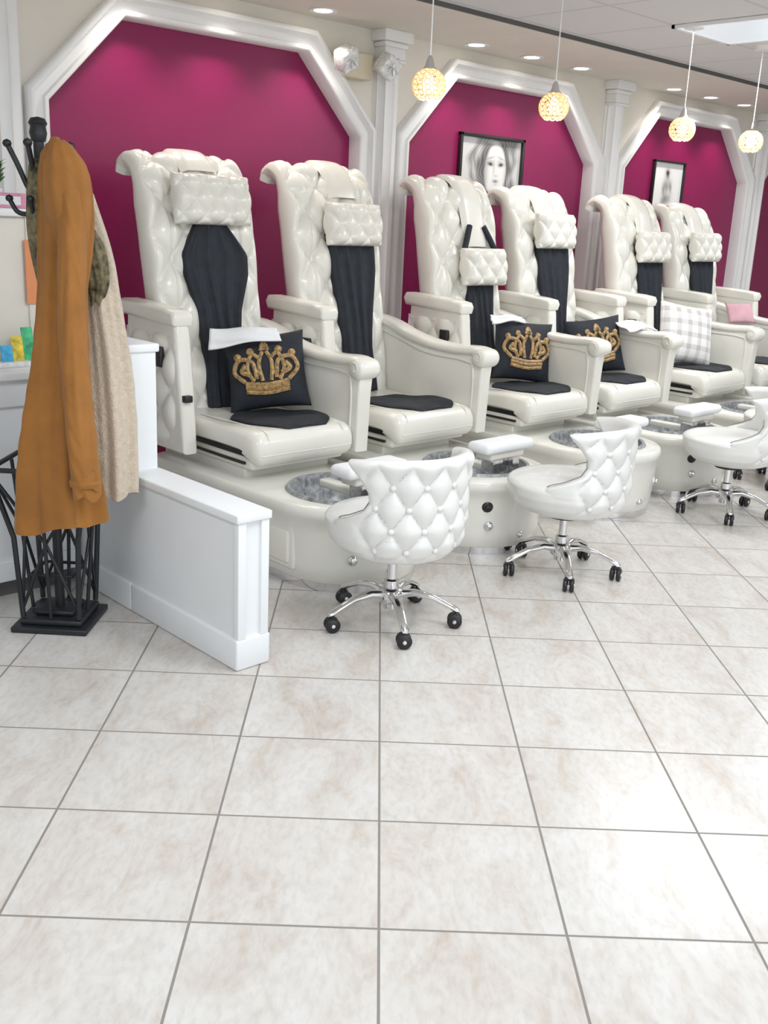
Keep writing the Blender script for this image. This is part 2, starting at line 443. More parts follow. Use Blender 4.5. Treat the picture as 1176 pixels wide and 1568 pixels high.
SEATTOP = [(Y(3.36), .50), (Y(3.375), .545), (Y(3.42), .572), (Y(3.55), .575), (Y(3.75), .562), (Y(4.05), .57)]
def seatset():
    P = [box_me('p', (-.24, Y(3.50), .34), (.24, Y(4.15), .40), M_shell, .01),
         box_me('r', (-.262, Y(3.42), .40), (.262, Y(4.10), .455), M_vinyl, .02),
         box_me('g', (-.25, Y(3.45), .45), (.25, Y(4.08), .485), M_blk, .004),  # black filler box, its colour stands in for shade in the gap under the cushion
         box_me('rail', (-.275, Y(3.46), .425), (-.262, Y(3.85), .437), M_blk, .003)]
    prof = [(Y(4.05), .475), (Y(3.50), .475), (Y(3.44), .44), (Y(3.395), .425), (Y(3.365), .45)]+SEATTOP
    P2 = bez([(0, a, b) for a, b in prof], 50)
    c = Vector((0, Y(3.7), .515)); rings = []
    for i in range(41):
        x = -.28+.56*i/40; u = abs(x)/.28
        sc = 1-.10*max(0, (u-.85)/.15)**2.5
        zs = 1-.45*max(0, (u-.82)/.18)**2.5
        rings.append([(x, c.y+(p.y-c.y)*sc, c.z+(p.z-c.z)*zs) for p in P2])
    P.append(loft('cushion', rings, M_vinyl))
    P.append(tube('seam', [(x, Y(3.362), .475) for x in (-.25, -.1, .1, .25)], .004, M_shell, 6))
    for s in (-1, 1):
        P.append(tube('seam', bez([(s*.21, Y(3.368), .46), (s*.21, Y(3.372), .54), (s*.205, Y(3.42), .573), (s*.20, Y(3.6), .574), (s*.2, Y(3.9), .566)], 24), .0035, M_shell, 6))
    return join_me('seat', P)
ME_seat = seatset()
def pad():
    n = 64; rings = []
    for (r, dz) in [(0.001, .0), (.215, .0), (.225, .003), (.22, .009), (.205, .010), (.14, .010), (.07, .010), (0.001, .010)]:
        ring = []
        for k in range(n):
            a = 2*pi*k/n; rr = r*(1+.015*sin(3*a+1)); y = max(rr*sin(a), -.195)
            z = lerpt(SEATTOP, y)
            ring.append((rr*cos(a), y, z+.005+dz+.0025*sin(7*a)*(r/.2)))
        rings.append(ring)
    return loft('seat_pad', rings, M_black)
ME_pad = pad()

def low_arm():
    top = bez([(0, Y(4.22), .95), (0, Y(4.12), .945), (0, Y(4.02), .925), (0, Y(3.90), .888), (0, Y(3.74), .858), (0, Y(3.56), .848), (0, Y(3.42), .855), (0, Y(3.365), .85)], 40)
    prof = [(p.y, p.z-.02) for p in top]+[(Y(3.345), .80), (Y(3.355), .70), (Y(3.365), .43), (Y(4.22), .43)]
    P = [extr('panel', prof, -.04, .04, M_vinyl, .012)]
    rings = []
    for j, p in enumerate(top):
        t = (top[min(j+1, 40)]-top[max(j-1, 0)]).normalized(); N = Vector((0, t.z, -t.y))
        if N.z < 0: N = -N
        ring = []; wd = .056 if j > 14 else .042+.014*j/14
        for k in range(20):
            a = 2*pi*k/20; cx = abs(cos(a))**.6*(1 if cos(a) > 0 else -1); sz = abs(sin(a))**.8*(1 if sin(a) > 0 else -1)
            ring.append(p+Vector((wd*cx, 0, 0))+N*(.026*sz-.012))
        rings.append(ring)
    P.append(loft('pad', rings, M_vinyl))
    P.append(revolve('scroll', [(0, -.064), (.03, -.064), (.043, -.056), (.047, -.04), (.047, .04), (.043, .056), (.03, .064), (0, .064)], M_vinyl, 28, 'X', (0, Y(3.365), .812)))
    for s in (-1, 1):
        sp = [(s*.065, Y(3.365)+(.036-.006*q)*cos(q*1.0+.5), .812+(.036-.006*q)*sin(q*1.0+.5)) for q in [i*.3 for i in range(18)]]
        P.append(tube('spiral', sp, .003, M_shell, 6))
        pl = [(s*.041, Y(3.41), .47), (s*.041, Y(3.41), .74), (s*.041, Y(3.47), .79), (s*.041, Y(3.75), .80), (s*.041, Y(3.95), .85), (s*.041, Y(4.12), .89)]
        P.append(tube('piping', bez(pl, 30), .006, M_shell, 6))
    return join_me('armrest_low', P)
ME_low = low_arm()
def high_arm():
    prof = [(Y(3.73), .43), (Y(3.75), .70), (Y(3.785), .97), (Y(3.80), 1.015), (Y(4.19), 1.03), (Y(4.22), .43)]
    P = [extr('panel', prof, -.04, .04, M_vinyl, .02)]
    prof = [(Y(3.785), .985), (Y(3.775), 1.02), (Y(3.79), 1.045), (Y(3.86), 1.055), (Y(4.0), 1.063), (Y(4.22), 1.07), (Y(4.24), 1.04), (Y(4.22), 1.0), (Y(3.95), .988)]
    P.append(extr('cap', prof, -.055, .055, M_vinyl, .018))
    for s in (-1, 1):
        cu = cushion('tuft', .42, .50, .045, M_vinyl, (.17, .2), n=52, pw=8, pinch=0, amp=.028)
        P.append((cu, Matrix.Translation((s*.032, Y(3.995), .70)) @ Matrix.Rotation(radians(90), 4, 'Z')))
    pl = [(0.01, Y(3.783), .93), (0.01, Y(3.757), .74), (.01, Y(3.738), .50)]
    P.append(tube('piping', pl, .004, M_shell, 6))
    P.append(box_me('latch', (-.03, Y(3.725), .66), (.01, Y(3.76), .69), M_blk, .004))
    P.append(box_me('remote', (-.070, Y(3.86), .80), (-.045, Y(3.92), .89), M_blk, .006))
    return join_me('armrest_high', P)
ME_high = high_arm()
def footrest():
    P = [box_me('pad', (-.17, -.06, .455), (.17, .075, .505), M_towel, .022, 4),
         box_me('tray', (-.12, -.04, .42), (.12, .06, .46), M_shell, .012),
         box_me('post', (-.05, .0, .345), (.05, .08, .43), M_chrome, .006),
         box_me('clip', (.05, -.03, .37), (.10, .05, .44), M_chrome, .006),
         box_me('arm', (-.03, .05, .34), (.03, .30, .375), M_shell, .01)]
    return join_me('footrest', P)
ME_foot = footrest()
ME_pilA = cushion('headrest_pillow', .42, .225, .11, M_vinyl, (.125, .135), n=90, pw=7, pinch=0, amp=.026)
ME_pilB = cushion('headrest_pillow', .37, .215, .11, M_vinyl, (.125, .135), n=90, pw=7, pinch=0, amp=.026)

def drape(tab, name):
    zt, zb = tab[0][0], tab[-1][0]; T = [(-z, h) for z, h in tab]; V = []; nu, nv = 41, 50
    for j in range(nv):
        z = zt+(zb-zt)*j/(nv-1); h = lerpt(T, -z); y = front_at(z, .022)
        for i in range(nu):
            u = -1+2*i/(nu-1)
            V.append((h*u+.006*sin(z*9+u*3), y-.008-.007*sin(u*11+z*3)-.003*sin(u*23), z))
    F = grid_faces(nu, nv)
    o = len(V)
    V += [(v[0], v[1]+.035, v[2]) for v in V[:o]]; F += grid_faces(nu, nv, off=o)
    def strip(idx):
        return [[idx[i], idx[i+1], idx[i+1]+o, idx[i]+o] for i in range(len(idx)-1)]
    F += strip(list(range(nu)))+strip([(nv-1)*nu+i for i in range(nu)])+strip([j*nu for j in range(nv)])+strip([j*nu+nu-1 for j in range(nv)])
    return mk(name, V, F, M_black)

def strap(z0):
    V = []; pts = [p for p in FR if p.z > z0 or p.y > Y(4.3)]; n = len(pts)
    for j, p in enumerate(pts):
        t = (pts[min(j+1, n-1)]-pts[max(j-1, 0)]).normalized(); N = Vector((0, -t.z, t.y))
        for i in range(9):
            u = -1+2*i/8
            V.append(p+Vector((.10*u, 0, 0))+N*(.016+.006*(1-u*u)-(.02 if abs(u) > .9 else 0)))
    F = grid_faces(9, n)
    return mk('pillow_strap', V, F, M_vinyl)

def crown_cushion(parent_name, loc, rot):
    e = empty(parent_name, loc); e.rotation_euler = rot
    w, h, d = .38, .36, .14
    link('cover', cushion('crown_cushion', w, h, d, M_black, n=36, pw=2.4, pinch=.07), e)
    P = []
    def surf(x, z):
        u, v = x/(w/2), z/(h/2); t = max(0, (1-abs(u)**2.4)*(1-abs(v)**2.4))**.5
        return (x, -(d/2*t)-.002, z)
    def line(pts, r):
        q = bez([(a, 0, b) for a, b in pts], 16); P.append(tube('l', [surf(p.x, p.z) for p in q], r, M_gold, 6))
    for z in (-.105, -.085, -.068): line([(-.10, z+.012), (0, z), (.10, z+.012)], .011)
    for s in (-1, 1):
        line([(s*.10, -.05), (s*.145, 0), (s*.12, .055), (s*.06, .04), (s*.045, -.04)], .011)
        line([(s*.06, -.05), (s*.085, .01), (s*.06, .075), (s*.02, .05)], .010)
        line([(s*.02, -.05), (s*.03, .03), (s*.01, .085)], .010)
        line([(s*.07, -.02), (s*.11, 0), (s*.09, .03)], .012)
        for (a, b, r) in [(s*.125, .07, .018), (s*.065, .09, .018), (s*.035, -.01, .015), (s*.07, -.095, .012)]:
            me = revolve('b', [(0, -r*.5), (r*.8, -r*.3), (r, 0), (r*.7, r*.5), (0, r*.7)], M_gold, 12, 'Y'); P.append((me, Matrix.Translation(surf(a, b))))
    me = revolve('b', [(0, -.01), (.02, 0), (0, .01)], M_gold, 12, 'Y'); P.append((me, Matrix.Translation(surf(0, .11))))
    line([(-.02, .09), (0, .13), (.02, .09)], .008)
    link('crown_emblem', join_me('crown', P), e)
    return e

def towel(name, loc, rz, w=.34, l=.16, tilt=-.35, roll=0.0):
    V = []; nu, nv = 24, 14
    for j in range(nv):
        for i in range(nu):
            u = i/(nu-1)-.5; v = j/(nv-1)-.5
            V.append((u*w*(1-.1*v), v*l*(1-.5*u), .010*sin(u*7+1)+.005*sin(v*9+u*4)))
    o = len(V); F = grid_faces(nu, nv); V += [(a, b, c-.008) for a, b, c in V[:o]]; F += grid_faces(nu, nv, off=o)
    for idx in (list(range(nu)), [(nv-1)*nu+i for i in range(nu)], [j*nu for j in range(nv)], [j*nu+nu-1 for j in range(nv)]):
        F += [[idx[i], idx[i+1], idx[i+1]+o, idx[i]+o] for i in range(len(idx)-1)]
    ob = link(name, mk(name, V, F, M_towel)); ob.location = loc; ob.rotation_euler = (tilt, roll, rz); return ob

hexd = [(1.42, .07), (1.35, .12), (1.27, .175), (1.18, .17), (1.02, .12), (.85, .10), (.56, .11)]
trap = [(1.38, .155), (1.2, .145), (1.0, .115), (.8, .09), (.57, .10)]
trap3 = [(1.2, .11), (1.0, .10), (.8, .09), (.57, .10)]
# centre x, pillow height, drape, pillow x offset, back height scale
chairs = [(2.78, 1.515, hexd, .02, 1.015), (3.61, 1.43, trap, .055, 1.02), (4.60, 1.22, trap3, .07, 1.014), (5.38, 1.44, trap, .01, 1.0), (6.46, 1.36, trap, .06, 1.0), (7.24, 1.37, trap, .0, .985)]
ME_hex = drape(hexd, 'drape'); ME_trap = drape(trap, 'drape'); ME_trap3 = drape(trap3, 'drape')
for k, (xc, zp, dr, px, zs) in enumerate(chairs):
    e = empty('pedicure_chair', (xc, OY, 0))
    link('foot_tub', ME_tub, e); link('valves', ME_knob, e); link('seat', ME_seat, e)
    b = link('backrest', ME_back, e); b.scale = (1, 1, zs)
    link('seat_pad', ME_pad, e, (0.03, 0, 0))
    link('armrest_left', ME_high, e, (-.365, 0, 0))
    link('armrest_right', ME_low, e, (.322, 0, 0))
    if k in (3, 5): link('side_console', ME_high, e, (.43, .05, 0))
    link('footrest', ME_foot, e, (.0, Y(2.95), 0))
    link('black_drape', {id(hexd): ME_hex, id(trap): ME_trap, id(trap3): ME_trap3}[id(dr)], e, (px, 0, 0))
    yp = front_at(zp, .06)
    link('headrest_pillow', ME_pilA if k == 0 else ME_pilB, e, (px, yp, zp), (radians(-8), 0, 0))
    st = link('pillow_strap', strap(zp+.09), e, (px, 0, 0)); st.scale = (1, 1, zs)
    if k == 2:
        for s in (-1, 1):
            link('shoulder_strap_%d' % s, tube('st', [(px+s*.06, front_at(1.45, .03), 1.45), (px+s*.1, front_at(1.36, .03), 1.38), (px+s*.15, front_at(1.28, .04), 1.29)], .018, M_black, 8), e)

crown_cushion('crown_throw_pillow', (2.88, 3.80, .755), (radians(-16), radians(-8), radians(-38)))
towel('folded_towel', (2.77, 3.83, .925), radians(-34), .32, .09, .85, radians(-6))
crown_cushion('crown_throw_pillow', (4.74, 3.78, .755), (radians(-14), radians(6), radians(-25)))
towel('folded_towel', (4.64, 3.82, .945), radians(-20), .22, .055, .7)
crown_cushion('crown_throw_pillow', (5.50, 3.80, .745), (radians(-14), radians(-8), radians(-30)))
towel('folded_towel', (5.70, 3.64, .89), radians(-20), .24, .18, .2)
pl = link('plaid_throw_pillow', cushion('plaid', .44, .42, .15, M_plaid, n=36, pw=2.4, pinch=.06), None, (6.46, 3.72, .79), (radians(-18), radians(8), radians(-25)))
pc = link('pink_towel', cushion('pink', .24, .16, .05, M_pink, n=20), None, (7.36, 3.80, .90), (radians(-30), 0, radians(-25)))

# ---------------------------------------------------------------- stools
def stool_shell():
    def rad(z): return lerpt([(.255, .10), (.265, .155), (.283, .20), (.315, .235), (.355, .252), (.41, .258), (.5, .256), (.6, .262), (.67, .274)], z)
    def tuft(psi, z):
        f = min(1, max(0, (1.30-abs(psi))/.2))
        return .021*(puff(rad(z)*psi, z-.335, .125, .156, .5)-.8)*f
    P = []
    def psimax(z): return lerpt([(.38, 1.9), (.42, 1.75), (.445, 1.45), (.475, 1.18), (.51, 1.08), (.55, 1.10), (.60, 1.24), (.64, 1.38), (.665, 1.44)], z)
    def ztop(psi): return .668-.022*(abs(psi)/1.44)**3
    nu, nv = 151, 60; out = []; inn = []
    for j in range(nv):
        z0 = .38+(.668-.38)*j/(nv-1); pm = psimax(z0)
        for i in range(nu):
            u = -1+2*i/(nu-1); psi = u*pm
            z = .38+(ztop(psi)-.38)*j/(nv-1)
            edge = min((1-abs(u))*pm*rad(z), ztop(psi)-z)
            e = max(0, 1-edge/.03); nn = -.028*(1-sqrt(max(0, 1-e*e)))
            f = min(1, max(0, edge/.05))
            r = rad(z)+nn+tuft(psi, z)*f
            out.append((r*sin(psi), -r*cos(psi), z))
            r2 = rad(z)-.065-nn
            inn.append((r2*sin(psi), -r2*cos(psi), z))
    V = out+inn; o = len(out); F = grid_faces(nu, nv)+grid_faces(nu, nv, off=o)
    for idx in ([(nv-1)*nu+i for i in range(nu)], [j*nu for j in range(nv)], [j*nu+nu-1 for j in range(nv)], list(range(nu))):
        F += [[idx[i], idx[i+1], idx[i+1]+o, idx[i]+o] for i in range(len(idx)-1)]
    P.append(mk('back', V, F, M_stool))
    N = 240; rings = []
    zs = [.255+.0069*i for i in range(24)]
    for z in zs:
        ring = []
        for k in range(N):
            psi = -pi+2*pi*k/N
            fr = 1+.08*max(0, -cos(psi))
            t = tuft(psi, z)*min(1, max(0, (z-.285)/.03))
            r = rad(z)*fr+t-.001
            if z > .39: r -= .02*((z-.39)/.02)**2
            ring.append((r*sin(psi), -r*cos(psi), z))
        rings.append(ring)
    for (r, z) in [(.19, .425), (.1, .432), (.001, .434)]:
        rings.append([(r*sin(-pi+2*pi*k/N), -r*cos(-pi+2*pi*k/N), z) for k in range(N)])
    P.append(loft('seat', rings, M_stool))
    for a in range(-5, 6):
        for b in range(-4, 5):
            if (a+b) % 2: continue
            x = a*.125/2; z = .335+b*.156/2
            psi = x/.26
            if abs(psi) > 1.2 or z < .29 or z > .64: continue
            if abs(psi)*.26 > psimax(z)*.26-.03: continue
            r = rad(z)-.013
            me = revolve('btn', [(0, -.004), (.011, -.003), (.012, .003), (.008, .008), (0, .009)], M_stool, 12)
            d = Vector((sin(psi), -cos(psi), 0)); R = d.to_track_quat('Z', 'Y').to_matrix().to_4x4()
            P.append((me, Matrix.Translation(Vector((r*sin(psi), -r*cos(psi), z))) @ R))
    for s in (-1, 1):
        pts = []
        for j in range(24):
            z = .415+(.645-.415)*j/23; psi = s*psimax(z); r = rad(z)-.028
            pts.append((r*sin(psi), -r*cos(psi), z))
        P.append(tube('pipe', pts, .002, M_pipe, 6))
    return join_me('stool_shell', P)
ME_sh = stool_shell()
def stool_base():
    P = [revolve('col', [(0, .06), (.028, .06), (.028, .17), (.018, .175), (.018, .265), (.05, .275), (.05, .285), (0, .285)], M_chrome, 20),
         revolve('hub', [(0, .085), (.045, .085), (.05, .10), (.05, .125), (.035, .14), (0, .14)], M_chrome, 24),
         revolve('lever_plate', [(0, .255), (.075, .258), (.075, .27), (0, .275)], M_blk, 20),
         tube('lever', [(.03, 0, .262), (.14, .0, .255), (.17, .0, .25)], .006, M_chrome, 8)]
    for k in range(5):
        a = 2*pi*k/5+.35; d = Vector((cos(a), sin(a), 0)); t = Vector((-sin(a), cos(a), 0))
        rings = []
        for (r, z, w, h) in [(.03, .115, .022, .018), (.09, .125, .02, .014), (.16, .112, .017, .012), (.22, .085, .016, .011), (.25, .07, .016, .012), (.262, .066, .01, .006)]:
            c = d*r+Vector((0, 0, z))
            rings.append([c+t*w*cos(q)+Vector((0, 0, 1))*h*sin(q) for q in [2*pi*i/14 for i in range(14)]])
        P.append(loft('leg', rings, M_chrome))
        c = d*.245
        P.append(tube('stem', [c+Vector((0, 0, .03)), c+Vector((0, 0, .08))], .007, M_chrome, 8))
        b = a+1.1+k*1.7; ax = Vector((cos(b), sin(b), 0)); R = ax.to_track_quat('Z', 'Y').to_matrix().to_4x4()
        for s in (-1, 1):
            me = revolve('wheel', [(0, -.009), (.024, -.009), (.028, -.005), (.028, .005), (.024, .009), (0, .009)], M_blk, 20)
            P.append((me, Matrix.Translation(c+ax*.014*s+Vector((0, 0, .028))) @ R))
            me = revolve('cap', [(0, -.001), (.008, 0), (.007, .002), (0, .003)], M_chrome, 14)
            P.append((me, Matrix.Translation(c+ax*(.023*s)+Vector((0, 0, .028))) @ (R if s > 0 else (-ax).to_track_quat('Z', 'Y').to_matrix().to_4x4())))
        P.append(tube('hood', [c+Vector((0, 0, .052))-ax*.018, c+Vector((0, 0, .056)), c+Vector((0, 0, .052))+ax*.018], .010, M_blk, 8))
    return join_me('stool_base', P)
ME_sb = stool_base()
for (x, y, az, br) in [(2.52, 2.54, 82, 10), (3.52, 2.50, 112, 40), (5.07, 2.56, 122, 20), (6.02, 2.70, 120, 0)]:
    e = empty('pedicure_stool', (x, y, 0), radians(az-90))
    link('shell', ME_sh, e, (0, -.015, .02)); link('base', ME_sb, e, (0, 0, 0), (0, 0, radians(br)))

# ---------------------------------------------------------------- pendant lamps
def pendant():
    P = [revolve('bulb', [(0, -.030), (.018, -.026), (.026, -.01), (.025, .012), (.014, .028), (.011, .045), (0, .046)], M_bulb, 16)]
    R = .068
    for j, th in enumerate([radians(t) for t in range(30, 156, 18)]):
        r = R*sin(th); z = R*cos(th)*.95; n = max(6, int(2*pi*r/.030))
        for k in range(n):
            a = 2*pi*(k+.5*(j % 2))/n
            er = Vector((cos(a)*sin(th), sin(a)*sin(th), cos(th))); et = Vector((-sin(a), cos(a), 0)); ep = er.cross(et)
            c = Vector((r*cos(a), r*sin(a), z))
            pts = [c+et*.0125*cos(q)+ep*.0105*sin(q) for q in [2*pi*i/8 for i in range(9)]]
            P.append(tube('ring', pts, .0032, M_lamp, 5))
    P.append(revolve('cap', [(0, .06), (.028, .056), (.032, .062), (.02, .075), (.014, .10), (.006, .115), (0, .116)], M_chrome, 18))
    return join_me('pendant', P)
ME_pd = pendant()
for x in (3.25, 4.10, 5.25, 6.03):
    e = empty('pendant_lamp', (x, 3.2, 2.01))
    link('shade', ME_pd, e)
    link('cord', join_me('cord', [tube('c', [(0, 0, .11), (0, 0, ZC+.02-2.01)], .003, M_white, 6), revolve('canopy', [(0, .505), (.05, .508), (.055, .53), (0, .53)], M_white, 20)]), e)
    ld = bpy.data.lights.new('pendant_bulb', 'POINT'); ld.energy = 1.1; ld.color = (1, .75, .48); ld.shadow_soft_size = .03
    lo = bpy.data.objects.new('bulb_light', ld); C.objects.link(lo); lo.parent = e; lo.location = (0, 0, -.045)

# recessed downlights
me_dl = join_me('dl', [revolve('ring', [(.05, 0), (.075, -.004), (.078, 0), (.075, .004), (.05, .004)], M_white, 28), revolve('disc', [(0, -.001), (.05, -.001), (.05, .003), (0, .003)], M_dl, 24)])
for x in (2.72, 3.25, 3.80, 5.03, 5.57, 6.11, 7.30, 7.85, 8.40):
    e = link('recessed_downlight', me_dl, None, (x, 4.56, ZC-.003))
    ld = bpy.data.lights.new('downlight', 'SPOT'); ld.energy = 24; ld.spot_size = radians(105); ld.spot_blend = .7; ld.color = (1, .95, .87); ld.shadow_soft_size = .05
    lo = bpy.data.objects.new('lamp', ld); C.objects.link(lo); lo.parent = e; lo.location = (0, 0, -.012)

# troffers
def troffer(x, y, en=33):
    e = empty('ceiling_light_panel', (x, y, ZC+.012))
    link('lens', box_me('lens', (-.29, -.59, -.006), (.29, .59, .006), M_tr), e)
    link('frame', join_me('fr', [box_me('f', (-.305, -.605, -.01), (-.285, .605, .006), M_white), box_me('f', (.285, -.605, -.01), (.305, .605, .006), M_white), box_me('f', (-.305, -.605, -.01), (.305, -.585, .006), M_white), box_me('f', (-.305, .585, -.01), (.305, .605, .006), M_white)]), e)
    ld = bpy.data.lights.new('tube', 'AREA'); ld.shape = 'RECTANGLE'; ld.size = .56; ld.size_y = 1.15; ld.energy = en; ld.color = (.93, .97, 1)
    lo = bpy.data.objects.new('tubes', ld); C.objects.link(lo); lo.parent = e; lo.location = (0, 0, -.03)
for x, y in [(5.5, 2.7), (2.5, 1.5), (.1, 1.5), (4.9, .3), (7.9, 2.7), (1.3, -1.5)]:
    troffer(x, y)

# ---------------------------------------------------------------- pictures
M_fr = mat('black_frame', (.015, .012, .012), .35)
def print_mat():
    m = bpy.data.materials.new('photo_print'); m.use_nodes = True; nt = m.node_tree; b = nt.nodes['Principled BSDF']; b.inputs['Roughness'].default_value = .4
    a = nd(nt, 'ShaderNodeVertexColor'); a.layer_name = 'tone'; nt.links.new(a.outputs['Color'], b.inputs['Base Color']); return m
M_print = print_mat()
def toneprint(name, w, h, fn, nx=150, ny=96):
    V = []; col = []
    for j in range(ny+1):
        for i in range(nx+1):
            x = w*(i/nx-.5); z = h*(j/ny-.5); V.append((x, -.009, z)); col.append(max(0, min(1, fn(x, z))))
    me = mk(name, V, grid_faces(nx+1, ny+1), M_print)
    at = me.color_attributes.new('tone', 'FLOAT_COLOR', 'POINT')
    for i, c in enumerate(col): at.data[i].color = (c, c, c*1.01, 1)
    return me
def sst(a, b, x): t = max(0, min(1, (x-a)/(b-a))); return t*t*(3-2*t)
def g(x, z, cx, cz, sx, sz, rot=0):
    dx, dz = x-cx, z-cz; X = dx*cos(rot)+dz*sin(rot); Z = -dx*sin(rot)+dz*cos(rot)
    return exp(-(X/sx)**2-(Z/sz)**2)
def portrait(x, z):
    bg = .62
    wob = .10*sin(z*19+x*6)+.06*sin(z*41-x*11)
    dh = sqrt(((x-.03)/.24)**2+((z-.04)/.26)**2)+wob
    st = .55*sin(60*dh+x*30)+.25*sin(110*dh-z*50)+.4*sin(z*16+x*25)
    hair = .16+.10*st
    # broad highlights in the curls
    hair += .42*g(x, z, -.125, .09, .030, .07, -.5)+.32*g(x, z, -.165, -.05, .022, .07, .3)+.34*g(x, z, .205, .06, .022, .06, .4)+.28*g(x, z, .20, -.08, .02, .05, -.2)+.30*g(x, z, .03, .155, .07, .016)
    v = bg+(max(.02, hair)-bg)*sst(1.12, .85, dh)
    df = sqrt(((x-.05)/.112)**2+((z+.03)/.175)**2)
    face = .80-.34*sst(.0, -.06, x)-.14*sst(.12, .16, x)
    v = v+(face-v)*sst(1.10, .90, df)
    for (ex, sg) in ((.000, 1), (.104, -1)):
        v -= .70*g(x, z, ex, .012, .026, .011, -.12*sg)+.30*g(x, z, ex, .026, .036, .016, .15*sg)
        v -= .35*g(x, z, ex, .055, .036, .006, .25*sg)
    v -= .22*g(x, z, .036, -.02, .009, .04)+.35*g(x, z, .060, -.060, .016, .005)
    v -= .62*g(x, z, .058, -.095, .027, .010)+.22*g(x, z, .058, -.116, .020, .006)
    v -= .55*g(x, z, .03, -.18, .11, .022)
    return v*.92
def figure(x, z):
    v = .74
    for (cx, cz, sx, sz, a) in [(-.005, .085, .030, .036, -.50), (-.01, .105, .034, .022, -.35), (.0, .0, .055, .05, -.40), (.055, -.02, .02, .05, -.3), (-.05, -.03, .022, .05, -.3), (.01, -.10, .060, .055, -.48), (-.045, -.13, .03, .03, -.3), (.03, -.06, .025, .03, .25)]:
        v += a*g(x, z, cx, cz, sx, sz)
    return v+.05*sin(x*90+z*60)*g(x, z, 0, -.03, .08, .12)
def frame(e, w, h, t):
    P = [box_me('f', (-w/2, -.03, -h/2), (w/2, 0, -h/2+t), M_fr, .003), box_me('f', (-w/2, -.03, h/2-t), (w/2, 0, h/2), M_fr, .003),
         box_me('f', (-w/2, -.03, -h/2), (-w/2+t, 0, h/2), M_fr, .003), box_me('f', (w/2-t, -.03, -h/2), (w/2, 0, h/2), M_fr, .003)]
    link('frame', join_me('frame', P), e)
YN = YW+.06
e = empty('framed_portrait', (5.515, YN, 1.845)); frame(e, .66, .39, .022)
link('print', toneprint('print', .63, .36, portrait, 220, 130), e)
e = empty('framed_figure_print', (7.745, YN, 1.84)); frame(e, .47, .38, .015)
link('print', toneprint('print', .45, .36, figure, 90, 72), e)

# emergency light
e = empty('emergency_light', (4.16, YW, 2.30))
P = [box_me('body', (-.10, -.10, -.07), (.10, 0, .07), M_beige, .012)]
for s, dx in ((-1, -.16), (1, .155)):
    bx = box_me('head', (-.06, -.05, -.06), (.06, .05, .06), M_glass, .02)
    P.append((bx, Matrix.Translation((dx, -.16, .01)) @ Matrix.Rotation(.5*s, 4, 'Y') @ Matrix.Rotation(.4, 4, 'X')))
    P.append(tube('neck', [(dx*.5, -.07, 0), (dx, -.13, 0)], .015, M_beige, 8))
    for q in range(4):
        a = q*pi/4
        P.append((box_me('rib', (-.055, -.062, -.002), (.055, -.045, .002), M_glass), Matrix.Translation((dx, -.16, .01)) @ Matrix.Rotation(a, 4, 'Y') @ Matrix.Rotation(.1, 4, 'X')))
link('fixture', join_me('fixture', P), e)

# ---------------------------------------------------------------- coat rack
RX, RY = 1.56, 3.28
e = empty('coat_rack', (RX, RY, 0), radians(45))
P = [box_me('b', (-.135, -.135, 0), (.135, .135, .022), M_iron, .006), box_me('b', (-.11, -.11, .022), (.11, .11, .045), M_iron, .008), box_me('b', (-.07, -.07, .045), (.07, .07, .065), M_iron, .008),
     tube('pole', [(0, 0, .05), (0, 0, 1.66)], .017, M_iron, 14), revolve('finial', [(0, 1.65), (.022, 1.655), (.028, 1.68), (.024, 1.70), (.03, 1.71), (.022, 1.725), (0, 1.73)], M_iron, 16)]
q = .165
ring = [(-q, -q), (q, -q), (q, q), (-q, q)]
for i in range(4):
    a, b = ring[i], ring[(i+1) % 4]
    P.append(tube('r', [(a[0], a[1], .60), (b[0], b[1], .60)], .009, M_iron, 8))
    P.append(tube('r', [(a[0]*.45, a[1]*.45, .20), (b[0]*.45, b[1]*.45, .20)], .006, M_iron, 8))
    P.append(tube('l', [(a[0], a[1], .60), (a[0]*.68, a[1]*.68, .35), (a[0]*.60, a[1]*.60, .05)], .010, M_iron, 8))
    m1 = ((a[0]+b[0])/2, (a[1]+b[1])/2)
    P.append(tube('x', [(a[0]*.95, a[1]*.95, .58), (m1[0]*.70, m1[1]*.70, .33), (b[0]*.6, b[1]*.6, .08)], .006, M_iron, 8))
    P.append(tube('x', [(b[0]*.95, b[1]*.95, .58), (m1[0]*.70, m1[1]*.70, .33), (a[0]*.6, a[1]*.6, .08)], .006, M_iron, 8))
    P.append(tube('v', [(m1[0]*.9, m1[1]*.9, .60), (m1[0]*.6, m1[1]*.6, .05)], .007, M_iron, 8))
for k in range(4):
    a = radians(91)+2*pi*k/4; d = Vector((cos(a), sin(a), 0))
    zz = 1.49
    P.append(tube('hook', [Vector((0, 0, zz-.02))+d*.015, Vector((0, 0, zz+.03))+d*.045, Vector((0, 0, zz+.10))+d*.075, Vector((0, 0, zz+.150))+d*.10], .009, M_iron, 8))
    P.append((revolve('ball', [(0, -.014), (.011, -.009), (.015, 0), (.011, .009), (0, .014)], M_iron, 12), Matrix.Translation(Vector((0, 0, zz+.155))+d*.102)))
    P.append(tube('hook2', bez([Vector((0, 0, 1.46))+d*.015, Vector((0, 0, 1.43))+d*.045, Vector((0, 0, 1.435))+d*.08, Vector((0, 0, 1.47))+d*.102], 10), .008, M_iron, 8))
    P.append((revolve('ball', [(0, -.012), (.010, -.008), (.013, 0), (.010, .008), (0, .012)], M_iron, 12), Matrix.Translation(Vector((0, 0, 1.476))+d*.104)))
link('stand', join_me('stand', P), e)

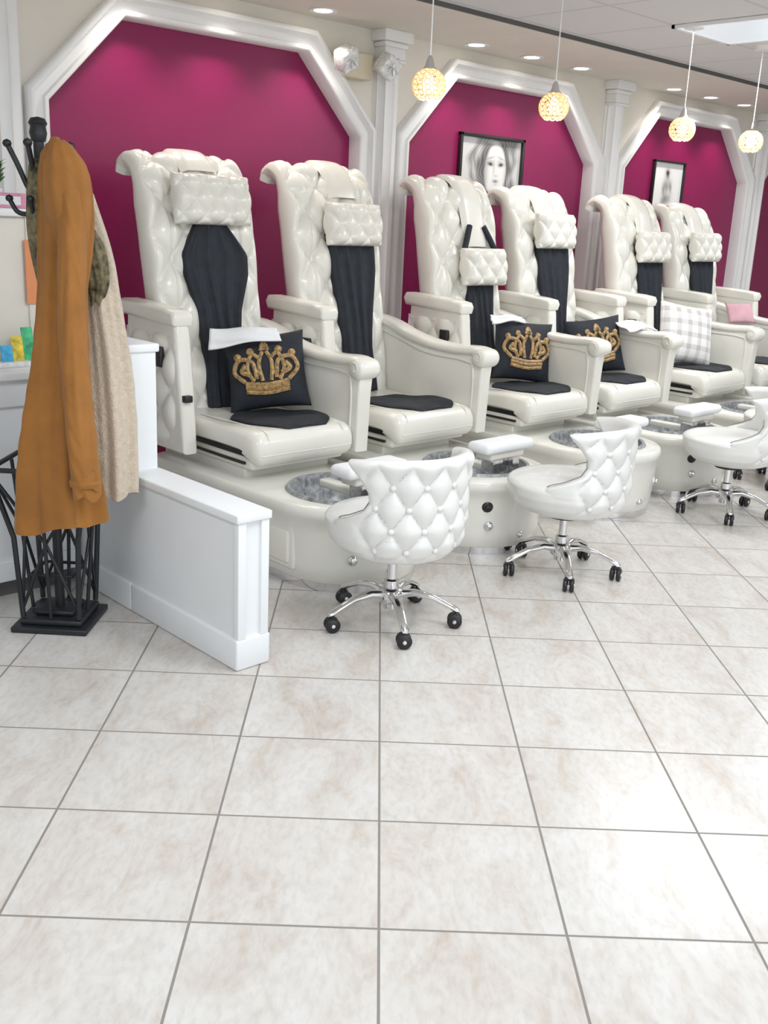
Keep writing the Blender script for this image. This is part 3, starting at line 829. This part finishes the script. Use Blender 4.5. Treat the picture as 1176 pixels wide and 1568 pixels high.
RT = Vector((.7178, -.6963, 0)); FW = Vector((.6963, .7178, 0))
def cloth(name, rows, m, folds=6, amp=.10, seed=0.0, n=128, base=Vector((RX, RY, 0)), hem=0.0, wr=.012):
    """rows: z, lateral centre, half width, depth centre, half depth"""
    rings = []
    rows = [tuple(v) for v in bez4(rows)]
    T = [list(zip([-r[0] for r in rows], [r[i] for r in rows])) for i in range(1, 5)]
    zt, zb = rows[0][0], rows[-1][0]; nz = 120
    for j in range(nz):
        z = zt+(zb-zt)*j/(nz-1); c, hw, dc, hd = [lerpt(t, -z) for t in T]
        k = j/(nz-1); ring = []
        for i in range(n):
            a = 2*pi*i/n
            f = 1+amp*(.3+k)*sin(folds*a+seed+1.2*sin(z*3+seed))+.45*amp*sin((folds*2+1)*a+z*3+seed)
            f += wr*sin(z*42+5*sin(a*2+z*6))*min(1, 2.5*abs(cos(a+z*4)))
            if k < .04: f *= .5+12.5*k
            dz = hem*cos(a)*max(0, k-.8)*5+.010*sin(4*a+seed)*max(0, k-.9)*10
            p = base+RT*(c+hw*cos(a)*f)+FW*(dc+hd*sin(a)*f)+Vector((0, 0, z+dz))
            ring.append(p)
        rings.append(ring)
    c = sum((Vector(p) for p in rings[-1]), Vector())/n
    rings.append([c+(Vector(p)-c)*.92+Vector((0, 0, .004)) for p in rings[-1]])
    rings.append([c+(Vector(p)-c)*.90+Vector((0, 0, .06)) for p in rings[-2]])
    return loft(name, rings, m)
def bez4(rows, per=6):
    n = len(rows); out = []
    Q = [rows[0]]+list(rows)+[rows[-1]]
    for i in range(n-1):
        for s in range(per):
            t = s/per; z = rows[i][0]+(rows[i+1][0]-rows[i][0])*t; r = [z]
            for c in range(1, 5):
                p0, p1, p2, p3 = Q[i][c], Q[i+1][c], Q[i+2][c], Q[i+3][c]
                m1 = (p2-p0)/2; m2 = (p3-p1)/2
                r.append((2*t**3-3*t*t+1)*p1+(t**3-2*t*t+t)*m1+(-2*t**3+3*t*t)*p2+(t**3-t*t)*m2)
            out.append(r)
    out.append(list(rows[-1])); return out
brown = [(1.665, .085, .022, -.10, .025), (1.63, .09, .05, -.09, .05), (1.56, .10, .075, -.08, .06), (1.45, .105, .083, -.085, .06), (1.35, .100, .083, -.09, .06), (1.20, .087, .075, -.10, .055), (1.02, .078, .085, -.12, .06), (.82, .070, .105, -.15, .065), (.61, .066, .128, -.17, .075), (.42, .066, .142, -.17, .08)]
e = empty('mustard_coat', (RX, RY, 0)); inv = Matrix.Translation((-RX, -RY, 0))
def relink(name, me, e):
    me.transform(inv); return link(name, me, e)
relink('body', cloth('coat_body', brown, M_coat, 5, .12, .6, hem=.022), e)
relink('sleeve', cloth('sleeve', [(1.58, .135, .03, -.14, .03), (1.5, .145, .042, -.15, .04), (1.3, .145, .043, -.175, .04), (1.1, .145, .043, -.20, .04), (.85, .165, .046, -.235, .042), (.65, .185, .048, -.26, .042), (.60, .19, .046, -.262, .04), (.55, .192, .044, -.262, .04)], M_coat, 3, .07, 1.4, wr=.03), e)
relink('sleeve_cuff', cloth('cuff', [(.612, .19, .049, -.262, .045), (.60, .19, .051, -.262, .047), (.585, .19, .048, -.262, .044)], M_coat, 2, .01, 0), e)
relink('hood', cloth('hood', [(1.655, .11, .03, -.13, .02), (1.58, .125, .065, -.14, .04), (1.48, .13, .070, -.145, .045), (1.38, .135, .055, -.145, .04), (1.30, .14, .03, -.14, .025)], M_coat, 4, .07, 2.0), e)
e = empty('fleece_jacket', (RX, RY, 0))
relink('body', cloth('fl', [(1.60, .06, .04, .06, .03), (1.5, .08, .07, .07, .05), (1.30, .13, .08, .07, .05), (1.14, .17, .070, .05, .06), (.92, .195, .080, .03, .07), (.70, .21, .082, .0, .075), (.50, .21, .082, -.01, .08)], M_fleece, 6, .09, 3.1), e)
relink('camo_lining', cloth('cm', [(1.60, .015, .03, -.05, .02), (1.5, .02, .045, -.06, .025), (1.38, .02, .05, -.06, .03), (1.25, .025, .04, -.05, .03), (1.1, .04, .03, -.04, .02)], M_camo, 6, .09, 3.1), e)
relink('camo_hood', cloth('cm2', [(1.42, .13, .03, -.02, .03), (1.34, .16, .04, -.01, .04), (1.22, .175, .035, 0, .03), (1.15, .17, .02, 0, .02)], M_camo, 5, .09, 1.1), e)

# ---------------------------------------------------------------- desk & hutch at left
e = empty('reception_desk', (1.3, 3.58, 0))
P = [box_me('body', (-.5, .03, .07), (.49, .55, .84), M_pony, .004), box_me('kick', (-.5, .06, 0), (.48, .5, .07), M_dark), box_me('top', (-.52, -.01, .84), (.495, .58, .872), M_white, .006),
     box_me('rail', (-.5, .015, .07), (.49, .032, .15), M_pony, .004), box_me('rail', (-.5, .015, .74), (.49, .032, .84), M_pony, .004), box_me('st', (.40, .015, .15), (.49, .032, .74), M_pony, .004), box_me('st', (-.05, .015, .15), (.05, .032, .74), M_pony, .004)]
link('cabinet', join_me('cabinet', P), e)
e = empty('display_hutch', (1.40, 3.96, .872))
P = [box_me('back', (-.6, -.13, 0), (.38, .13, .54), M_cream, .004), box_me('cap', (-.62, -.15, .54), (.395, .15, .57), M_white, .006), box_me('st', (.35, -.138, 0), (.385, -.12, .54), M_cream, .003)]
link('cabinet', join_me('hutch', P), e)
cols = [(.05, .35, .6), (.7, .55, .05), (.05, .45, .2), (.7, .08, .06), (.75, .75, .7), (.6, .2, .4)]
P = []
for i in range(9):
    m = mat('brochure_%d' % i, cols[i % 6], .5, var=.4, vscale=40)
    x = -.20+.05*i; P.append((box_me('c', (-.022, -.002, 0), (.022, .002, .07+.03*((i*7) % 3)), m), Matrix.Translation((x, .015*(i % 3), .01)) @ Matrix.Rotation(-.2, 4, 'X')))
P.append(box_me('holder', (-.24, -.03, 0), (.24, .06, .02), M_glass, .004))
link('brochure_holder', join_me('brochures', P), None, (1.50, 3.70, .872))
M_pw = mat('print_white', (.75, .75, .76), .5)
P = [box_me('sign', (-.11, -.01, 0), (.11, .01, .055), mat('pink_sign', (.62, .25, .36), .5, var=.2, vscale=30), .003), box_me('signw', (-.09, -.012, .012), (.09, .0, .043), M_pw)]
link('pink_sign', join_me('sign', P), None, (1.66, 3.87, 1.442), (0, 0, radians(-10)))
P = [revolve('pot', [(0, 0), (.035, 0), (.045, .07), (.04, .072), (.036, .06), (0, .06)], M_white, 20)]
M_leaf = mat('leaf_green', (.06, .16, .04), .6, var=.4)
for k in range(60):
    a = random.uniform(0, 2*pi); r = random.uniform(.01, .05); z = .07+random.uniform(.02, .12)
    d = Vector((cos(a), sin(a), 0))
    P.append(mk('leaf', [d*r*.2+Vector((0, 0, .06)), d*r+Vector((-d.y*.012, d.x*.012, z)), d*(r+.025)+Vector((0, 0, z+.012)), d*r+Vector((d.y*.012, -d.x*.012, z))], [[0, 1, 2, 3]], M_leaf))
link('potted_plant', join_me('plant', P), None, (1.70, 4.0, 1.442))
link('orange_flyer', box_me('flyer', (-.022, -.002, 0), (.022, .002, .24), mat('orange_paper', (.75, .28, .12), .6)), None, (1.762, 3.818, 1.09))

# ---------------------------------------------------------------- lights & world
W = bpy.data.worlds.new('World'); S.world = W; W.use_nodes = True
W.node_tree.nodes['Background'].inputs[0].default_value = (.93, .97, 1, 1); W.node_tree.nodes['Background'].inputs[1].default_value = .62
def area(name, loc, rot, sx, sy, en, col):
    ld = bpy.data.lights.new(name, 'AREA'); ld.shape = 'RECTANGLE'; ld.size = sx; ld.size_y = sy; ld.energy = en; ld.color = col
    o = bpy.data.objects.new(name, ld); C.objects.link(o); o.location = loc; o.rotation_euler = rot; return o
area('storefront_daylight', (1.0, -4.0, 1.5), (radians(90), 0, radians(0)), 8, 2.2, 95, (.91, .96, 1))

# ---------------------------------------------------------------- camera
cd = bpy.data.cameras.new('camera'); cam = bpy.data.objects.new('camera', cd); C.objects.link(cam)
cd.sensor_fit = 'VERTICAL'; cd.sensor_height = 36; cd.lens = 36*1898/1920; cd.clip_start = .05
Rm = Matrix.Rotation(radians(45.87-90), 4, 'Z') @ Matrix.Rotation(radians(90-16.09), 4, 'X') @ Matrix.Rotation(radians(2.66), 4, 'Z')
cam.matrix_world = Matrix.Translation((0, 0, 1.463)) @ Rm
S.camera = cam
S.view_settings.view_transform = 'Standard'
S.view_settings.exposure = 0.08
